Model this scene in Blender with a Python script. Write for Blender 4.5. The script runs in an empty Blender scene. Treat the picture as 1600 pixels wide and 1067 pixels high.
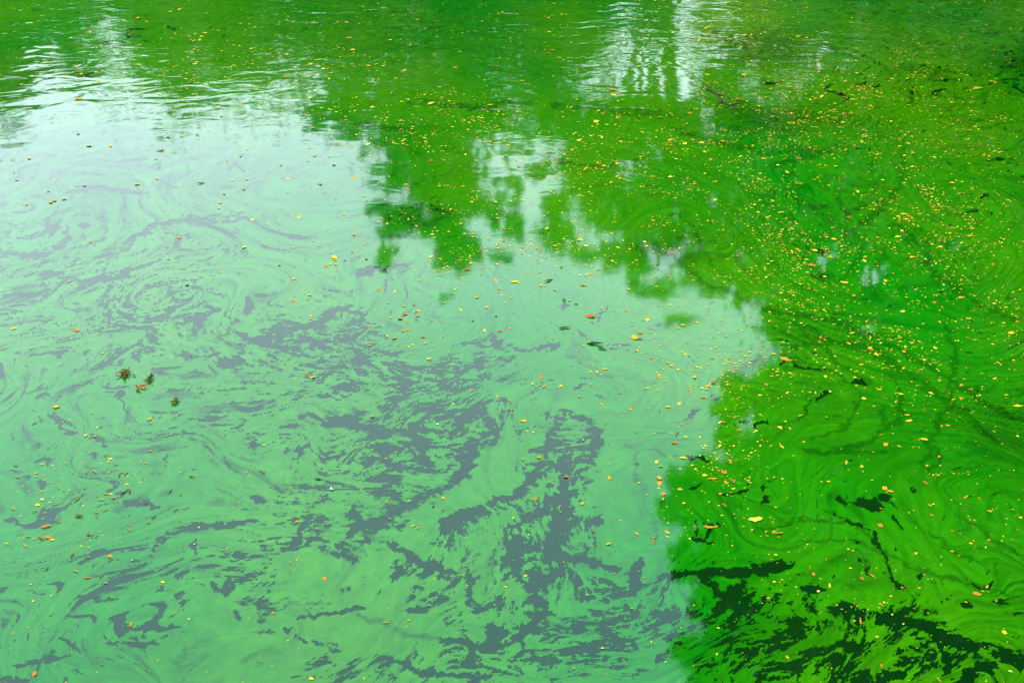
import bpy, math, random
import numpy as np
from mathutils import Vector, Matrix

R = math.radians
rng = np.random.default_rng(7)
random.seed(7)
SC = bpy.context.scene
COL = SC.collection

# ------------------------------------------------------------------ camera
CAM_H, PITCH, FOCAL = 3.2, 31.0, 35.0
cam_d = bpy.data.cameras.new("camera")
cam_d.lens = FOCAL
cam_d.sensor_width = 36.0
cam_d.clip_start = 0.05
cam_d.clip_end = 3000.0
cam = bpy.data.objects.new("camera", cam_d)
cam.location = (0, 0, CAM_H)
cam.rotation_euler = (R(90 - PITCH), 0, 0)
COL.objects.link(cam)
SC.camera = cam

# ------------------------------------------------------------------ sky, sun, exposure
SUN_AZ, SUN_EL = -72.0, 44.0          # degrees clockwise from +Y, degrees above horizon
world = bpy.data.worlds.new("World")
SC.world = world
world.use_nodes = True
wn, wl = world.node_tree.nodes, world.node_tree.links
wn.clear()
w_out = wn.new("ShaderNodeOutputWorld")
w_bg = wn.new("ShaderNodeBackground")
w_bg.inputs["Strength"].default_value = 0.12
w_sky = wn.new("ShaderNodeTexSky")
w_sky.sky_type = 'NISHITA'
w_sky.sun_disc = False
w_sky.sun_elevation = R(SUN_EL)
w_sky.sun_rotation = R(SUN_AZ)
w_sky.air_density = 1.0
w_sky.dust_density = 1.0
w_sky.ozone_density = 1.0
# thin high cloud veil over the whole sky
w_mix = wn.new("ShaderNodeMix"); w_mix.data_type = 'RGBA'
w_mix.inputs[0].default_value = 0.8
w_tc = wn.new("ShaderNodeTexCoord")
w_sep = wn.new("ShaderNodeSeparateXYZ")
w_ramp = wn.new("ShaderNodeValToRGB")          # hazy white near the horizon, bluer overhead
w_ramp.color_ramp.elements[0].position = 0.22; w_ramp.color_ramp.elements[0].color = (4.3, 4.8, 5.1, 1)
w_ramp.color_ramp.elements[1].position = 0.80; w_ramp.color_ramp.elements[1].color = (3.5, 6.6, 7.7, 1)
w_e = w_ramp.color_ramp.elements.new(0.47); w_e.color = (4.9, 6.4, 6.9, 1)
wl.new(w_tc.outputs["Generated"], w_sep.inputs[0])
wl.new(w_sep.outputs[2], w_ramp.inputs[0])
wl.new(w_ramp.outputs[0], w_mix.inputs[7])
wl.new(w_sky.outputs[0], w_mix.inputs[6])
wl.new(w_mix.outputs[2], w_bg.inputs[0])
wl.new(w_bg.outputs[0], w_out.inputs[0])

sun_d = bpy.data.lights.new("sun", 'SUN')
sun_d.energy = 1.2
sun_d.angle = R(12)
sun_d.color = (1.0, 0.95, 0.86)
sun = bpy.data.objects.new("sun", sun_d)
sv = Vector((math.sin(R(SUN_AZ)) * math.cos(R(SUN_EL)), math.cos(R(SUN_AZ)) * math.cos(R(SUN_EL)), math.sin(R(SUN_EL))))
sun.rotation_euler = sv.to_track_quat('Z', 'Y').to_euler()
sun.location = (0, 0, 60)
COL.objects.link(sun)

vs = SC.view_settings
vs.view_transform = 'Standard'
vs.look = 'None'
vs.exposure = 2.88
vs.gamma = 1.0
vs.use_curve_mapping = False
SC.cycles.max_bounces = 6
SC.cycles.use_denoising = True

# ------------------------------------------------------------------ photo pixel <-> pond surface
FPX = FOCAL / 36.0 * 1600.0
cP, sP = math.cos(R(PITCH)), math.sin(R(PITCH))

def ground(px, py):
    """pixel of the 1600x1067 photograph -> point (x, y) on the pond surface"""
    a = (np.asarray(px, float) - 800.0) / FPX
    b = (533.5 - np.asarray(py, float)) / FPX
    t = CAM_H / (sP - b * cP)
    return a * t, t * (cP + b * sP)

def pixel(x, y):
    d = y * cP + CAM_H * sP
    u = y * sP - CAM_H * cP
    return 800.0 + FPX * x / d, 533.5 - FPX * u / d

def mm_per_px(px, py):
    b = (533.5 - py) / FPX
    return CAM_H / (sP - b * cP) / FPX

# ------------------------------------------------------------------ helpers
def tag(o, label=None, category=None, group=None, kind=None):
    if label: o["label"] = label
    if category: o["category"] = category
    if group: o["group"] = group
    if kind: o["kind"] = kind
    return o

def link(name, me, mat=None, parent=None):
    o = bpy.data.objects.new(name, me)
    if mat is not None and me is not None and not me.materials:
        me.materials.append(mat)
    COL.objects.link(o)
    if parent is not None:
        o.parent = parent
    return o

def np_mesh(name, verts, tris=None, quads=None):
    me = bpy.data.meshes.new(name)
    verts = np.asarray(verts, np.float32)
    nt = 0 if tris is None else len(tris)
    nq = 0 if quads is None else len(quads)
    me.vertices.add(len(verts))
    me.vertices.foreach_set("co", verts.ravel())
    idx, st = [], []
    off = 0
    if nq:
        idx.append(np.asarray(quads, np.int32).ravel()); st.append(np.arange(nq, dtype=np.int32) * 4); off = nq * 4
    if nt:
        idx.append(np.asarray(tris, np.int32).ravel()); st.append(off + np.arange(nt, dtype=np.int32) * 3)
    idx = np.concatenate(idx); st = np.concatenate(st)
    me.loops.add(len(idx)); me.polygons.add(len(st))
    me.loops.foreach_set("vertex_index", idx)
    me.polygons.foreach_set("loop_start", st)
    me.update(calc_edges=True)
    return me

def new_mat(name):
    m = bpy.data.materials.new(name)
    m.use_nodes = True
    n = m.node_tree.nodes
    return m, n, m.node_tree.links, n["Principled BSDF"]

# ---- gradient noise
def _h(ix, iy, seed):
    h = (ix.astype(np.uint32) * np.uint32(374761393) + iy.astype(np.uint32) * np.uint32(668265263)
         + np.uint32((seed * 2246822519) & 0xffffffff))
    h ^= h >> np.uint32(13); h *= np.uint32(1274126177); h ^= h >> np.uint32(16)
    return h

_ang = np.arange(256) * (2 * np.pi / 256)
_GX, _GY = np.cos(_ang).astype(np.float32), np.sin(_ang).astype(np.float32)

def noise(x, y, seed=0):
    x = np.asarray(x, np.float32); y = np.asarray(y, np.float32)
    fx, fy = np.floor(x), np.floor(y)
    ix, iy = fx.astype(np.int32), fy.astype(np.int32)
    x = x - fx; y = y - fy
    u = x * x * x * (x * (x * 6 - 15) + 10); v = y * y * y * (y * (y * 6 - 15) + 10)
    def g(dx, dy):
        k = _h(ix + dx, iy + dy, seed) & np.uint32(255)
        return _GX[k] * (x - dx) + _GY[k] * (y - dy)
    a = g(0, 0); b = g(1, 0); a += u * (b - a)
    c = g(0, 1); d = g(1, 1); c += u * (d - c)
    return (a + v * (c - a)) * 1.5

def fbm(x, y, oct=4, seed=0, gain=0.5, lac=2.03):
    s = 0; amp = 1.0; tot = 0
    for k in range(oct):
        s = s + amp * noise(x * lac ** k + 17.3 * k, y * lac ** k - 9.1 * k, seed + 31 * k)
        tot += amp * amp; amp *= gain
    return s / math.sqrt(tot)

# ------------------------------------------------------------------ setting: terrain and water
def pond_edge(x, y):
    """signed height of the terrain round the pond"""
    # pond: rounded region around (0, 17); the right shore stays close, the far shore at about 40 m
    cx, cy = -4.0, 19.0
    rx = np.where(x > cx, 16.0 + 0.0 * x, 26.0)
    d = np.sqrt(((x - cx) / rx) ** 2 + ((y - cy) / 21.0) ** 2)
    d = d + 0.03 * noise(x * 0.15, y * 0.15, 3)
    return d

def build_terrain():
    gx = np.concatenate([-np.geomspace(40, 1200, 14)[::-1], np.arange(-38, 38.1, 1.0), np.geomspace(40, 1200, 14)])
    gy = np.concatenate([-np.geomspace(12, 1200, 14)[::-1], np.arange(-10, 60.1, 1.0), np.geomspace(62, 1200, 14)])
    X, Y = np.meshgrid(gx, gy)
    d = pond_edge(X, Y)
    Z = np.clip((d - 1.0) * 6.0, -1.4, 1.2) + 0.25 * noise(X * 0.1, Y * 0.1, 11) * np.clip((d - 1) * 4, 0, 1)
    v = np.stack([X.ravel(), Y.ravel(), Z.ravel()], 1)
    ny, nx = X.shape
    i = (np.arange(ny - 1)[:, None] * nx + np.arange(nx - 1)[None]).ravel()
    q = np.stack([i, i + 1, i + nx + 1, i + nx], 1)
    me = np_mesh("bank", v, quads=q)
    m, n, l, p = new_mat("grassy_bank")
    tc = n.new("ShaderNodeTexCoord"); nz = n.new("ShaderNodeTexNoise"); nz.inputs["Scale"].default_value = 1.7
    nz.inputs["Detail"].default_value = 8
    cr = n.new("ShaderNodeValToRGB")
    cr.color_ramp.elements[0].position = 0.35; cr.color_ramp.elements[0].color = (0.06, 0.05, 0.025, 1)
    cr.color_ramp.elements[1].position = 0.6; cr.color_ramp.elements[1].color = (0.05, 0.11, 0.02, 1)
    l.new(tc.outputs["Object"], nz.inputs["Vector"]); l.new(nz.outputs[0], cr.inputs[0]); l.new(cr.outputs[0], p.inputs["Base Color"])
    p.inputs["Roughness"].default_value = 0.9
    o = link("bank", me, m)
    tag(o, kind="structure")
    return o

def ripple_bump(n, l, p, strength_far, fine):
    """ripples: a light breeze roughens the far half of the pond, the near half lies almost still"""
    geo = n.new("ShaderNodeNewGeometry")
    sep = n.new("ShaderNodeSeparateXYZ"); l.new(geo.outputs["Position"], sep.inputs[0])
    mr = n.new("ShaderNodeMapRange"); mr.interpolation_type = 'SMOOTHSTEP'
    mr.inputs[1].default_value = 6.4; mr.inputs[2].default_value = 15.5
    mr.inputs[3].default_value = 0.05; mr.inputs[4].default_value = 1.0
    l.new(sep.outputs[1], mr.inputs[0])
    mp = n.new("ShaderNodeMapping"); mp.inputs["Scale"].default_value = (1.0, 1.35, 1.0)
    l.new(geo.outputs["Position"], mp.inputs[0])
    n1 = n.new("ShaderNodeTexNoise"); n1.inputs["Scale"].default_value = 2.3; n1.inputs["Detail"].default_value = 2.0
    n1.inputs["Roughness"].default_value = 0.45; n1.inputs["Distortion"].default_value = 0.6
    l.new(mp.outputs[0], n1.inputs["Vector"])
    br = n.new("ShaderNodeTexNoise"); br.inputs["Scale"].default_value = 0.35; br.inputs["Detail"].default_value = 1
    l.new(geo.outputs["Position"], br.inputs["Vector"])
    bm = n.new("ShaderNodeMapRange"); bm.inputs[1].default_value = 0.35; bm.inputs[2].default_value = 0.65
    bm.inputs[3].default_value = 0.35; bm.inputs[4].default_value = 1.25
    l.new(br.outputs[0], bm.inputs[0])
    mu = n.new("ShaderNodeMath"); mu.operation = 'MULTIPLY'; l.new(mr.outputs[0], mu.inputs[0]); l.new(bm.outputs[0], mu.inputs[1])
    mu2 = n.new("ShaderNodeMath"); mu2.operation = 'MULTIPLY'; l.new(mu.outputs[0], mu2.inputs[0]); l.new(n1.outputs[0], mu2.inputs[1])
    bp = n.new("ShaderNodeBump"); bp.inputs["Strength"].default_value = 1.0
    bp.inputs["Distance"].default_value = strength_far
    l.new(mu2.outputs[0], bp.inputs["Height"])
    last = bp
    if fine > 0:
        n2 = n.new("ShaderNodeTexNoise"); n2.inputs["Scale"].default_value = 55.0; n2.inputs["Detail"].default_value = 3
        l.new(geo.outputs["Position"], n2.inputs["Vector"])
        b2 = n.new("ShaderNodeBump"); b2.inputs["Distance"].default_value = fine
        l.new(n2.outputs[0], b2.inputs["Height"]); l.new(bp.outputs[0], b2.inputs["Normal"])
        last = b2
    l.new(last.outputs[0], p.inputs["Normal"])

def build_water():
    v = [(-60, -8, 0), (60, -8, 0), (60, 70, 0), (-60, 70, 0)]
    me = np_mesh("water", v, quads=[(0, 1, 2, 3)])
    m, n, l, p = new_mat("murky_pond_water")
    nz = n.new("ShaderNodeTexNoise"); nz.inputs["Scale"].default_value = 1.4; nz.inputs["Detail"].default_value = 5
    geo = n.new("ShaderNodeNewGeometry"); l.new(geo.outputs["Position"], nz.inputs["Vector"])
    cr = n.new("ShaderNodeValToRGB")
    cr.color_ramp.elements[0].position = 0.35; cr.color_ramp.elements[0].color = (0.0003, 0.0080, 0.0008, 1)
    cr.color_ramp.elements[1].position = 0.7; cr.color_ramp.elements[1].color = (0.0012, 0.0105, 0.0009, 1)
    l.new(nz.outputs[0], cr.inputs[0]); l.new(cr.outputs[0], p.inputs["Base Color"])
    p.inputs["Roughness"].default_value = 0.03
    p.inputs["IOR"].default_value = 1.333
    ripple_bump(n, l, p, 0.018, 0.0)
    o = link("water", me, m)
    tag(o, kind="structure")
    return o

# ------------------------------------------------------------------ the algae film (real sheet, openings cut out)
VORT = [  # centre (photo px), core radius in m, turn (rad-ish)
    (238, 462, 0.45, 2.3), (610, 735, 0.50, 1.3), (250, 900, 0.7, -0.5), (1340, 900, 0.75, 1.6), (1300, 640, 0.8, 1.5),
    (1440, 330, 1.6, 2.2), (1150, 330, 1.2, -1.4), (900, 830, 0.45, 1.1), (330, 640, 0.6, -1.0), (640, 480, 0.8, 1.2),
    (80, 330, 1.0, 1.5), (1540, 760, 0.7, -1.5), (450, 960, 0.5, -0.7), (1000, 980, 0.4, 1.2), (1300, 120, 2.2, 1.2),
    (400, 260, 1.6, -1.2), (700, 960, 0.4, -0.9), (1080, 640, 0.7, -1.0), (1480, 480, 0.7, 1.8)]

OPEN = [  # open-water channels: half width in px, then the points of the stroke (photo px)
    (16, (508, 664), (535, 655), (565, 668)), (9, (565, 668), (625, 676), (660, 672)), (13, (748, 640), (720, 662), (700, 684)),
    (9, (750, 650), (772, 665), (768, 690)), (14, (735, 690), (740, 718), (730, 742), (700, 752)),
    (11, (705, 752), (672, 768), (640, 790), (606, 800)), (10, (545, 842), (556, 820), (552, 792)), (10, (556, 825), (600, 812), (575, 838)),
    (8, (583, 778), (590, 765)), (7, (590, 690), (606, 716), (632, 738)), (9, (640, 660), (650, 690), (668, 705)),
    (21, (688, 815), (715, 808), (745, 797)), (8, (760, 790), (800, 775), (835, 752), (846, 730)), (8, (846, 735), (852, 700), (858, 680), (880, 662)),
    (4, (882, 645), (905, 650), (926, 652)), (9, (924, 655), (930, 690), (932, 712)), (14, (880, 715), (884, 755), (878, 790)),
    (25, (884, 795), (874, 835), (852, 870)), (9, (855, 790), (830, 805), (800, 822)), (7, (905, 770), (890, 772)),
    (8, (610, 850), (655, 878), (712, 896)), (10, (730, 898), (736, 945)), (10, (728, 1010), (736, 1045)), (13, (768, 975), (776, 1015)),
    (8, (790, 850), (800, 852), (870, 866), (930, 880), (962, 886)), (9, (1003, 872), (985, 892), (992, 926)), (7, (946, 932), (985, 928)),
    (6, (985, 922), (1040, 903), (1082, 893)), (13, (825, 920), (850, 905), (880, 892)), (9, (955, 992), (968, 1006)), (8, (985, 1000), (1000, 1015)),
    (8, (815, 1020), (818, 985), (840, 968), (880, 945)), (6, (465, 962), (520, 956), (572, 951)), (6, (590, 1032), (632, 1034), (652, 1050), (700, 1052), (770, 1060)),
    (9, (1072, 893), (1150, 894), (1205, 888), (1235, 880)), (8, (1100, 905), (1122, 932), (1165, 955)), (7, (1200, 890), (1228, 876)),
    (9, (1256, 918), (1290, 921)), (11, (1303, 955), (1320, 950), (1337, 985)), (8, (1370, 965), (1396, 958), (1392, 948)), (13, (1366, 970), (1400, 967), (1432, 976), (1462, 988), (1500, 1000), (1545, 1012)),
    (5, (1400, 962), (1428, 952), (1430, 943)), (11, (1470, 1002), (1482, 1030), (1476, 1052)), (15, (1306, 1002), (1342, 1018)), (12, (1350, 1062), (1412, 1056)),
    (12, (1560, 1022), (1605, 1040)), (6, (1432, 906), (1448, 895)), (7, (1505, 940), (1517, 940)), (4, (1552, 943), (1578, 946)), (5, (1545, 975), (1550, 976)),
    (5, (1278, 627), (1292, 611)), (5, (1330, 595), (1358, 600)), (6, (1305, 782), (1330, 786)), (8, (1338, 783), (1372, 788)), (6, (1372, 778), (1390, 783)),
    (3, (1158, 662), (1200, 660)), (4, (1110, 845), (1105, 820), (1120, 815)), (3, (1075, 760), (1100, 755)), (3, (1130, 770), (1170, 766)), (3, (1195, 762), (1198, 752)),
    (4, (1200, 772), (1190, 790)), (3, (1085, 812), (1088, 838), (1120, 850)), (2.5, (1300, 806), (1360, 825), (1372, 855), (1400, 905), (1428, 940)),
    # pale left half
    (7, (190, 786), (215, 788), (248, 792)), (6, (238, 860), (262, 832), (300, 825), (340, 822), (400, 815)), (8, (0, 812), (28, 812)), (5, (28, 818), (60, 818), (85, 812)),
    (4, (126, 882), (150, 868), (172, 858)), (4, (190, 392), (212, 368), (250, 350), (300, 342), (380, 335)), (5, (105, 352), (108, 372), (75, 398), (30, 402)),
    (6, (60, 428), (95, 428)), (4, (80, 350), (85, 368)), (5, (205, 420), (175, 436), (140, 440), (100, 445)), (4, (118, 452), (165, 440), (205, 424), (260, 402)), (4, (178, 470), (188, 492), (215, 503)), (5, (225, 502), (258, 494), (272, 478)), (3, (277, 468), (262, 450), (222, 446)), (3, (200, 455), (196, 475), (212, 488)), (3, (165, 470), (172, 505), (200, 515), (260, 508)),
    (3, (228, 462), (245, 460), (254, 468), (240, 474)), (4, (100, 300), (150, 294), (230, 303)), (3, (320, 455), (345, 462), (352, 468)), (3, (300, 345), (330, 350), (380, 344)),
    (6, (552, 428), (590, 424)), (3, (600, 418), (640, 415)), (7, (395, 532), (450, 520), (500, 500)), (7, (500, 505), (520, 490), (545, 482)), (4, (275, 512), (310, 500), (345, 482)),
    (9, (345, 570), (380, 565)), (4, (280, 555), (310, 560), (345, 552)), (7, (135, 705), (155, 715)), (5, (140, 685), (158, 690), (165, 702)), (5, (62, 722), (85, 716)), (3, (90, 655), (95, 668), (112, 676)),
    (3, (180, 625), (190, 612), (192, 640)), (3, (30, 620), (60, 608), (75, 600)), (5, (55, 622), (75, 620)), (6, (395, 775), (410, 780)), (5, (390, 700), (398, 690)), (6, (465, 715), (480, 695)),
    (4, (440, 860), (480, 850), (500, 830)), (6, (440, 860), (465, 840), (485, 800)), (3, (690, 545), (740, 535), (780, 545)), (3, (800, 545), (835, 548), (872, 541)), (4, (742, 560), (748, 578)), (6, (760, 590), (764, 600)),
    (4, (712, 612), (718, 575)), (3, (870, 483), (890, 474)), (2.5, (930, 505), (938, 490), (948, 478)), (2.5, (952, 543), (985, 546)), (2.5, (890, 608), (920, 600)), (3, (100, 965), (150, 962)), (4, (170, 965), (200, 962)),
    (4, (210, 982), (245, 985), (285, 978)), (4, (120, 932), (175, 937)), (4, (20, 1040), (80, 1030), (110, 1020)), (8, (0, 1060), (40, 1062)), (3, (90, 1000), (115, 1005), (130, 1020)),
    (4, (170, 1003), (230, 1010), (265, 998)), (5, (370, 965), (365, 955)), (7, (330, 910), (350, 928), (360, 905)), (5, (278, 905), (300, 890)), (5, (300, 860), (305, 845)), (4, (0, 920), (14, 922)),
    (4, (905, 690), (922, 680)), (3, (992, 728), (1000, 722)), (3, (915, 760), (922, 752)), (3, (1055, 680), (1062, 678)), (3, (1075, 715), (1110, 720))]

SOLID = [  # places that stay closed
    (24, (690, 800), (760, 745), (800, 690)), (16, (640, 830), (665, 860)), (16, (640, 835), (700, 790)), (20, (480, 980), (560, 975), (630, 975), (690, 985)), (16, (540, 1000), (640, 1005)),
    (28, (960, 700), (980, 800), (1020, 850)), (13, (735, 960), (745, 1005)), (14, (1000, 1010), (1010, 1040)), (14, (1000, 905), (1025, 895)), (26, (1180, 800), (1250, 840), (1330, 880)),
    (20, (1480, 950), (1530, 980), (1590, 985)), (12, (760, 600), (820, 620)), (12, (560, 620), (580, 635)), (22, (1300, 915), (1400, 930)), (12, (860, 950), (900, 945)),
    (15, (198, 964), (240, 958)), (24, (600, 500), (660, 545), (740, 500)), (14, (350, 450), (440, 440), (520, 440)), (10, (235, 465), (250, 462))]

MOTTLE = [  # zones of broken film: centre, radii (photo px), amount, bias towards open
    (630, 640, 200, 115, 1.0, 0.10), (700, 590, 130, 65, 0.95, 0.0), (560, 545, 160, 75, 1.0, 0.04), (420, 545, 130, 60, 0.95, 0.0), (600, 745, 140, 85, 1.0, 0.02),
    (880, 725, 62, 85, 1.0, 0.05), (850, 860, 120, 95, 1.0, 0.08), (900, 975, 160, 100, 1.0, 0.04), (760, 1000, 90, 90, 1.0, 0.02), (680, 890, 100, 60, 0.95, -0.04),
    (1030, 960, 90, 80, 1.0, 0.02), (1290, 1010, 260, 90, 1.0, 0.02), (1150, 960, 90, 70, 1.0, 0.04), (1540, 1050, 100, 40, 1.0, 0.1), (480, 780, 100, 75, 0.9, -0.12), (540, 830, 80, 70, 0.95, -0.04), (440, 650, 150, 80, 0.9, -0.2),
    (400, 890, 100, 75, 0.9, -0.12), (430, 950, 110, 55, 0.9, -0.14), (560, 1040, 170, 45, 0.9, -0.12), (250, 480, 160, 80, 0.85, -0.16), (60, 400, 160, 80, 0.85, -0.18), (300, 690, 120, 60, 0.7, -0.25), (330, 610, 120, 50, 0.8, -0.2), (130, 560, 150, 50, 0.7, -0.28), (60, 480, 130, 60, 0.6, -0.3), (170, 690, 160, 70, 0.6, -0.4),
    (60, 1000, 150, 80, 0.6, -0.35), (200, 1000, 200, 60, 0.6, -0.35), (300, 370, 130, 50, 0.6, -0.28), (1440, 90, 180, 100, 0.55, -0.5), (1590, 100, 40, 60, 0.8, 0.1), (1250, 280, 200, 140, 0.5, -0.5), (1160, 60, 100, 30, 0.7, -0.1), (1190, 185, 110, 22, 0.8, -0.15),
    (640, 330, 70, 30, 0.8, -0.15), (1050, 400, 60, 40, 0.7, -0.3), (1590, 260, 40, 60, 0.7, -0.2)]

THIN = [  # zones where the film is thin and darker: centre, radii, amount
    (620, 55, 330, 95, 0.42), (820, 80, 200, 90, 0.3), (1210, 75, 90, 28, 0.7), (1200, 185, 120, 25, 0.6), (650, 335, 60, 20, 0.5), (60, 130, 110, 60, 0.5), (150, 240, 460, 100, 0.5), (1310, 700, 120, 22, 0.22), (1400, 720, 60, 40, 0.35),
    (1570, 690, 80, 60, 0.45), (600, 985, 160, 40, 0.12), (480, 1040, 120, 50, 0.12), (1040, 390, 50, 25, 0.6), (1190, 1000, 120, 50, 0.35), (250, 1040, 220, 50, 0.2), (1330, 640, 200, 20, 0.2)]

STREAK = [  # darker drawn-out threads in the mat: half width in px, points
    (5, (1050, 400), (1100, 440), (1200, 482), (1320, 505), (1430, 560), (1560, 640), (1620, 670)), (7, (1230, 500), (1300, 535), (1360, 545), (1420, 585), (1500, 640), (1560, 700)), (3, (1205, 485), (1290, 548), (1345, 590)),
    (4, (1225, 535), (1285, 545), (1330, 580), (1365, 600)), (3, (1200, 545), (1260, 565), (1330, 600)), (5, (1475, 500), (1495, 560), (1480, 640), (1455, 690), (1440, 730)), (4, (1385, 560), (1412, 620), (1405, 660), (1350, 690), (1290, 705)),
    (5, (1255, 705), (1330, 705), (1385, 702)), (6, (1460, 690), (1465, 720), (1450, 740)), (3, (1290, 800), (1340, 818), (1370, 850), (1395, 900), (1430, 945)), (3, (1250, 850), (1330, 845), (1420, 880), (1500, 910), (1600, 935)),
    (3, (1180, 830), (1250, 812), (1320, 815)), (4, (1440, 370), (1458, 430), (1520, 470), (1600, 505)), (3, (1050, 330), (1085, 355), (1095, 385), (1130, 440)), (5, (1200, 260), (1240, 248), (1300, 235)), (4, (1300, 380), (1360, 340), (1400, 300), (1415, 230)),
    (4, (1220, 235), (1300, 236)), (5, (1260, 320), (1300, 325)), (5, (1320, 332), (1360, 320)), (4, (1040, 200), (1130, 225), (1210, 240)), (3, (840, 245), (920, 262), (1000, 250)), (3, (980, 385), (1040, 400), (1052, 430)), (4, (560, 195), (640, 205)),
    (4, (650, 370), (600, 372), (565, 372)), (3, (1500, 800), (1540, 840), (1600, 870)), (4, (1450, 830), (1480, 860), (1530, 880)), (3, (1290, 75), (1360, 100)), (3, (1400, 100), (1500, 130)), (4, (860, 165), (960, 172), (1060, 182)), (4, (640, 160), (760, 168), (830, 158)),
    (4, (1380, 640), (1390, 670)), (3, (1280, 600), (1260, 640), (1210, 680)), (3, (1340, 610), (1330, 660), (1270, 690)), (3, (880, 555), (960, 590), (1030, 600)), (3, (985, 690), (1000, 770), (1030, 850)), (3, (1020, 700), (1040, 715)), (5, (560, 960), (640, 990), (700, 1000))]

FLOW = {}

def build_film():
    # sheet of cells: fine where the water is close to the shore one stands on, coarser away
    phi = np.concatenate([np.linspace(R(64), R(51.5), 40, endpoint=False), np.linspace(R(51.5), R(11.6), 600), np.linspace(R(11.3), R(4.6), 36)])
    s = np.concatenate([np.linspace(-2.6, -1.06, 60, endpoint=False), np.linspace(-1.06, 1.06, 930), np.linspace(1.06, 2.6, 61)[1:]])
    yr = CAM_H / np.tan(phi)
    half = 0.842 + 0.4414 * yr
    X = (s[None, :] * half[:, None]); Y = np.repeat(yr[:, None], len(s), 1)
    ny, nx = X.shape
    PX, PY = pixel(X, Y)
    # --- advected coordinates (coarse sheet, then interpolated)
    st = 3
    rows = np.unique(np.r_[np.arange(0, ny, st), ny - 1]); cols = np.unique(np.r_[np.arange(0, nx, st), nx - 1])
    wx = X[np.ix_(rows, cols)].copy(); wy = Y[np.ix_(rows, cols)].copy()
    vc = [(ground(a, b), r, t) for a, b, r, t in VORT]
    NS = 10
    for k in range(NS):
        e = 0.05
        n0 = noise(wx * 0.8, wy * 0.8, 91); nxx = noise((wx + e) * 0.8, wy * 0.8, 91); nyy = noise(wx * 0.8, (wy + e) * 0.8, 91)
        m0 = noise(wx * 2.4, wy * 2.4, 92); mxx = noise((wx + e) * 2.4, wy * 2.4, 92); myy = noise(wx * 2.4, (wy + e) * 2.4, 92)
        ux = (nyy - n0) / e * 0.62 + (myy - m0) / e * 0.09
        uy = -(nxx - n0) / e * 0.62 - (mxx - m0) / e * 0.09
        ux += 0.35
        for (cx, cy), r, t in vc:
            dx = wx - cx; dy = wy - cy
            w = t * np.exp(-(dx * dx + dy * dy) / (r * r)) * 1.6
            ux += -dy * w; uy += dx * w
        wx -= ux / NS; wy -= uy / NS
    def up(a):
        t = np.empty((ny, len(cols)))
        for j in range(len(cols)):
            t[:, j] = np.interp(np.arange(ny), rows, a[:, j])
        o = np.empty((ny, nx))
        for i in range(ny):
            o[i] = np.interp(np.arange(nx), cols, t[i])
        return o
    dX = up(wx - X[np.ix_(rows, cols)]); dY = up(wy - Y[np.ix_(rows, cols)])
    FLOW.update(y=yr, s=s, dx=dX, dy=dY)
    WX = X + dX; WY = Y + dY
    # half-advected coordinates keep islands compact
    HX = X + 0.28 * dX; HY = Y + 0.28 * dY
    MX = X + 0.60 * dX; MY = Y + 0.60 * dY
    # --- ragged edges for the hand-laid channels
    ja = fbm(X * 5.0, Y * 5.0, 4, 5, 0.6) ; jb = fbm(X * 5.0 + 50, Y * 5.0, 4, 6, 0.6)
    jc = fbm(X * 17.0, Y * 17.0, 3, 7, 0.6); jd = fbm(X * 17.0 + 50, Y * 17.0, 3, 8, 0.6)
    JX = PX + 9 * ja + 7 * jc; JY = PY + 6 * jb + 5 * jd
    chan = np.full((ny, nx), -1.6)
    solid = np.zeros((ny, nx))
    row_py = PY[:, nx // 2]
    def stroke(lst, dst, soft):
        for it in lst:
            w = it[0]; pts = it[1:]
            if len(pts) == 1: pts = pts * 2
            xs = [p[0] for p in pts]; ys = [p[1] for p in pts]
            pad = w * 2.5 + 26
            r0 = np.searchsorted(-row_py, -(max(ys) + pad)); r1 = np.searchsorted(-row_py, -(min(ys) - pad))
            if r1 <= r0: continue
            mid = (r0 + r1) // 2
            mid = min(max(mid, 0), ny - 1)
            c0 = min(np.searchsorted(PX[r0], min(xs) - pad), np.searchsorted(PX[min(r1, ny - 1)], min(xs) - pad))
            c1 = max(np.searchsorted(PX[r0], max(xs) + pad), np.searchsorted(PX[min(r1, ny - 1)], max(xs) + pad))
            if c1 <= c0: continue
            jx = JX[r0:r1, c0:c1]; jy = JY[r0:r1, c0:c1]
            best = np.full(jx.shape, 1e9)
            n = len(pts) - 1
            for k in range(n):
                ax, ay = pts[k]; bx, by = pts[k + 1]
                vx, vy = bx - ax, by - ay
                q = np.clip(((jx - ax) * vx + (jy - ay) * vy) / (vx * vx + vy * vy + 1e-6), 0, 1)
                d = np.hypot(jx - ax - q * vx, jy - ay - q * vy)
                # strokes taper at both ends
                tt = (k + q) / n
                taper = 0.45 + 0.55 * np.sin(np.pi * np.clip(tt, 0.0, 1.0)) ** 0.6
                best = np.minimum(best, d / (w * taper))
            val = 1.0 - best
            sl = dst[r0:r1, c0:c1]
            np.maximum(sl, np.clip(val, -1.6, 1), out=sl)
    stroke(OPEN, chan, 1)
    sol = np.full((ny, nx), -1.0)
    stroke(SOLID, sol, 1)
    mot = np.zeros((ny, nx)); bias = np.full((ny, nx), 0.0); wsum = np.full((ny, nx), 1e-3)
    for cx, cy, rx, ry, am, bi in MOTTLE:
        g = np.exp(-(((PX + 14 * ja - cx) / rx) ** 2 + ((PY + 10 * jb - cy) / ry) ** 2) ** 1.5 * 0.8)
        mot = np.maximum(mot, am * g); bias += bi * g * g; wsum += g * g
    bias = bias / wsum
    thin = np.zeros((ny, nx))
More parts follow.
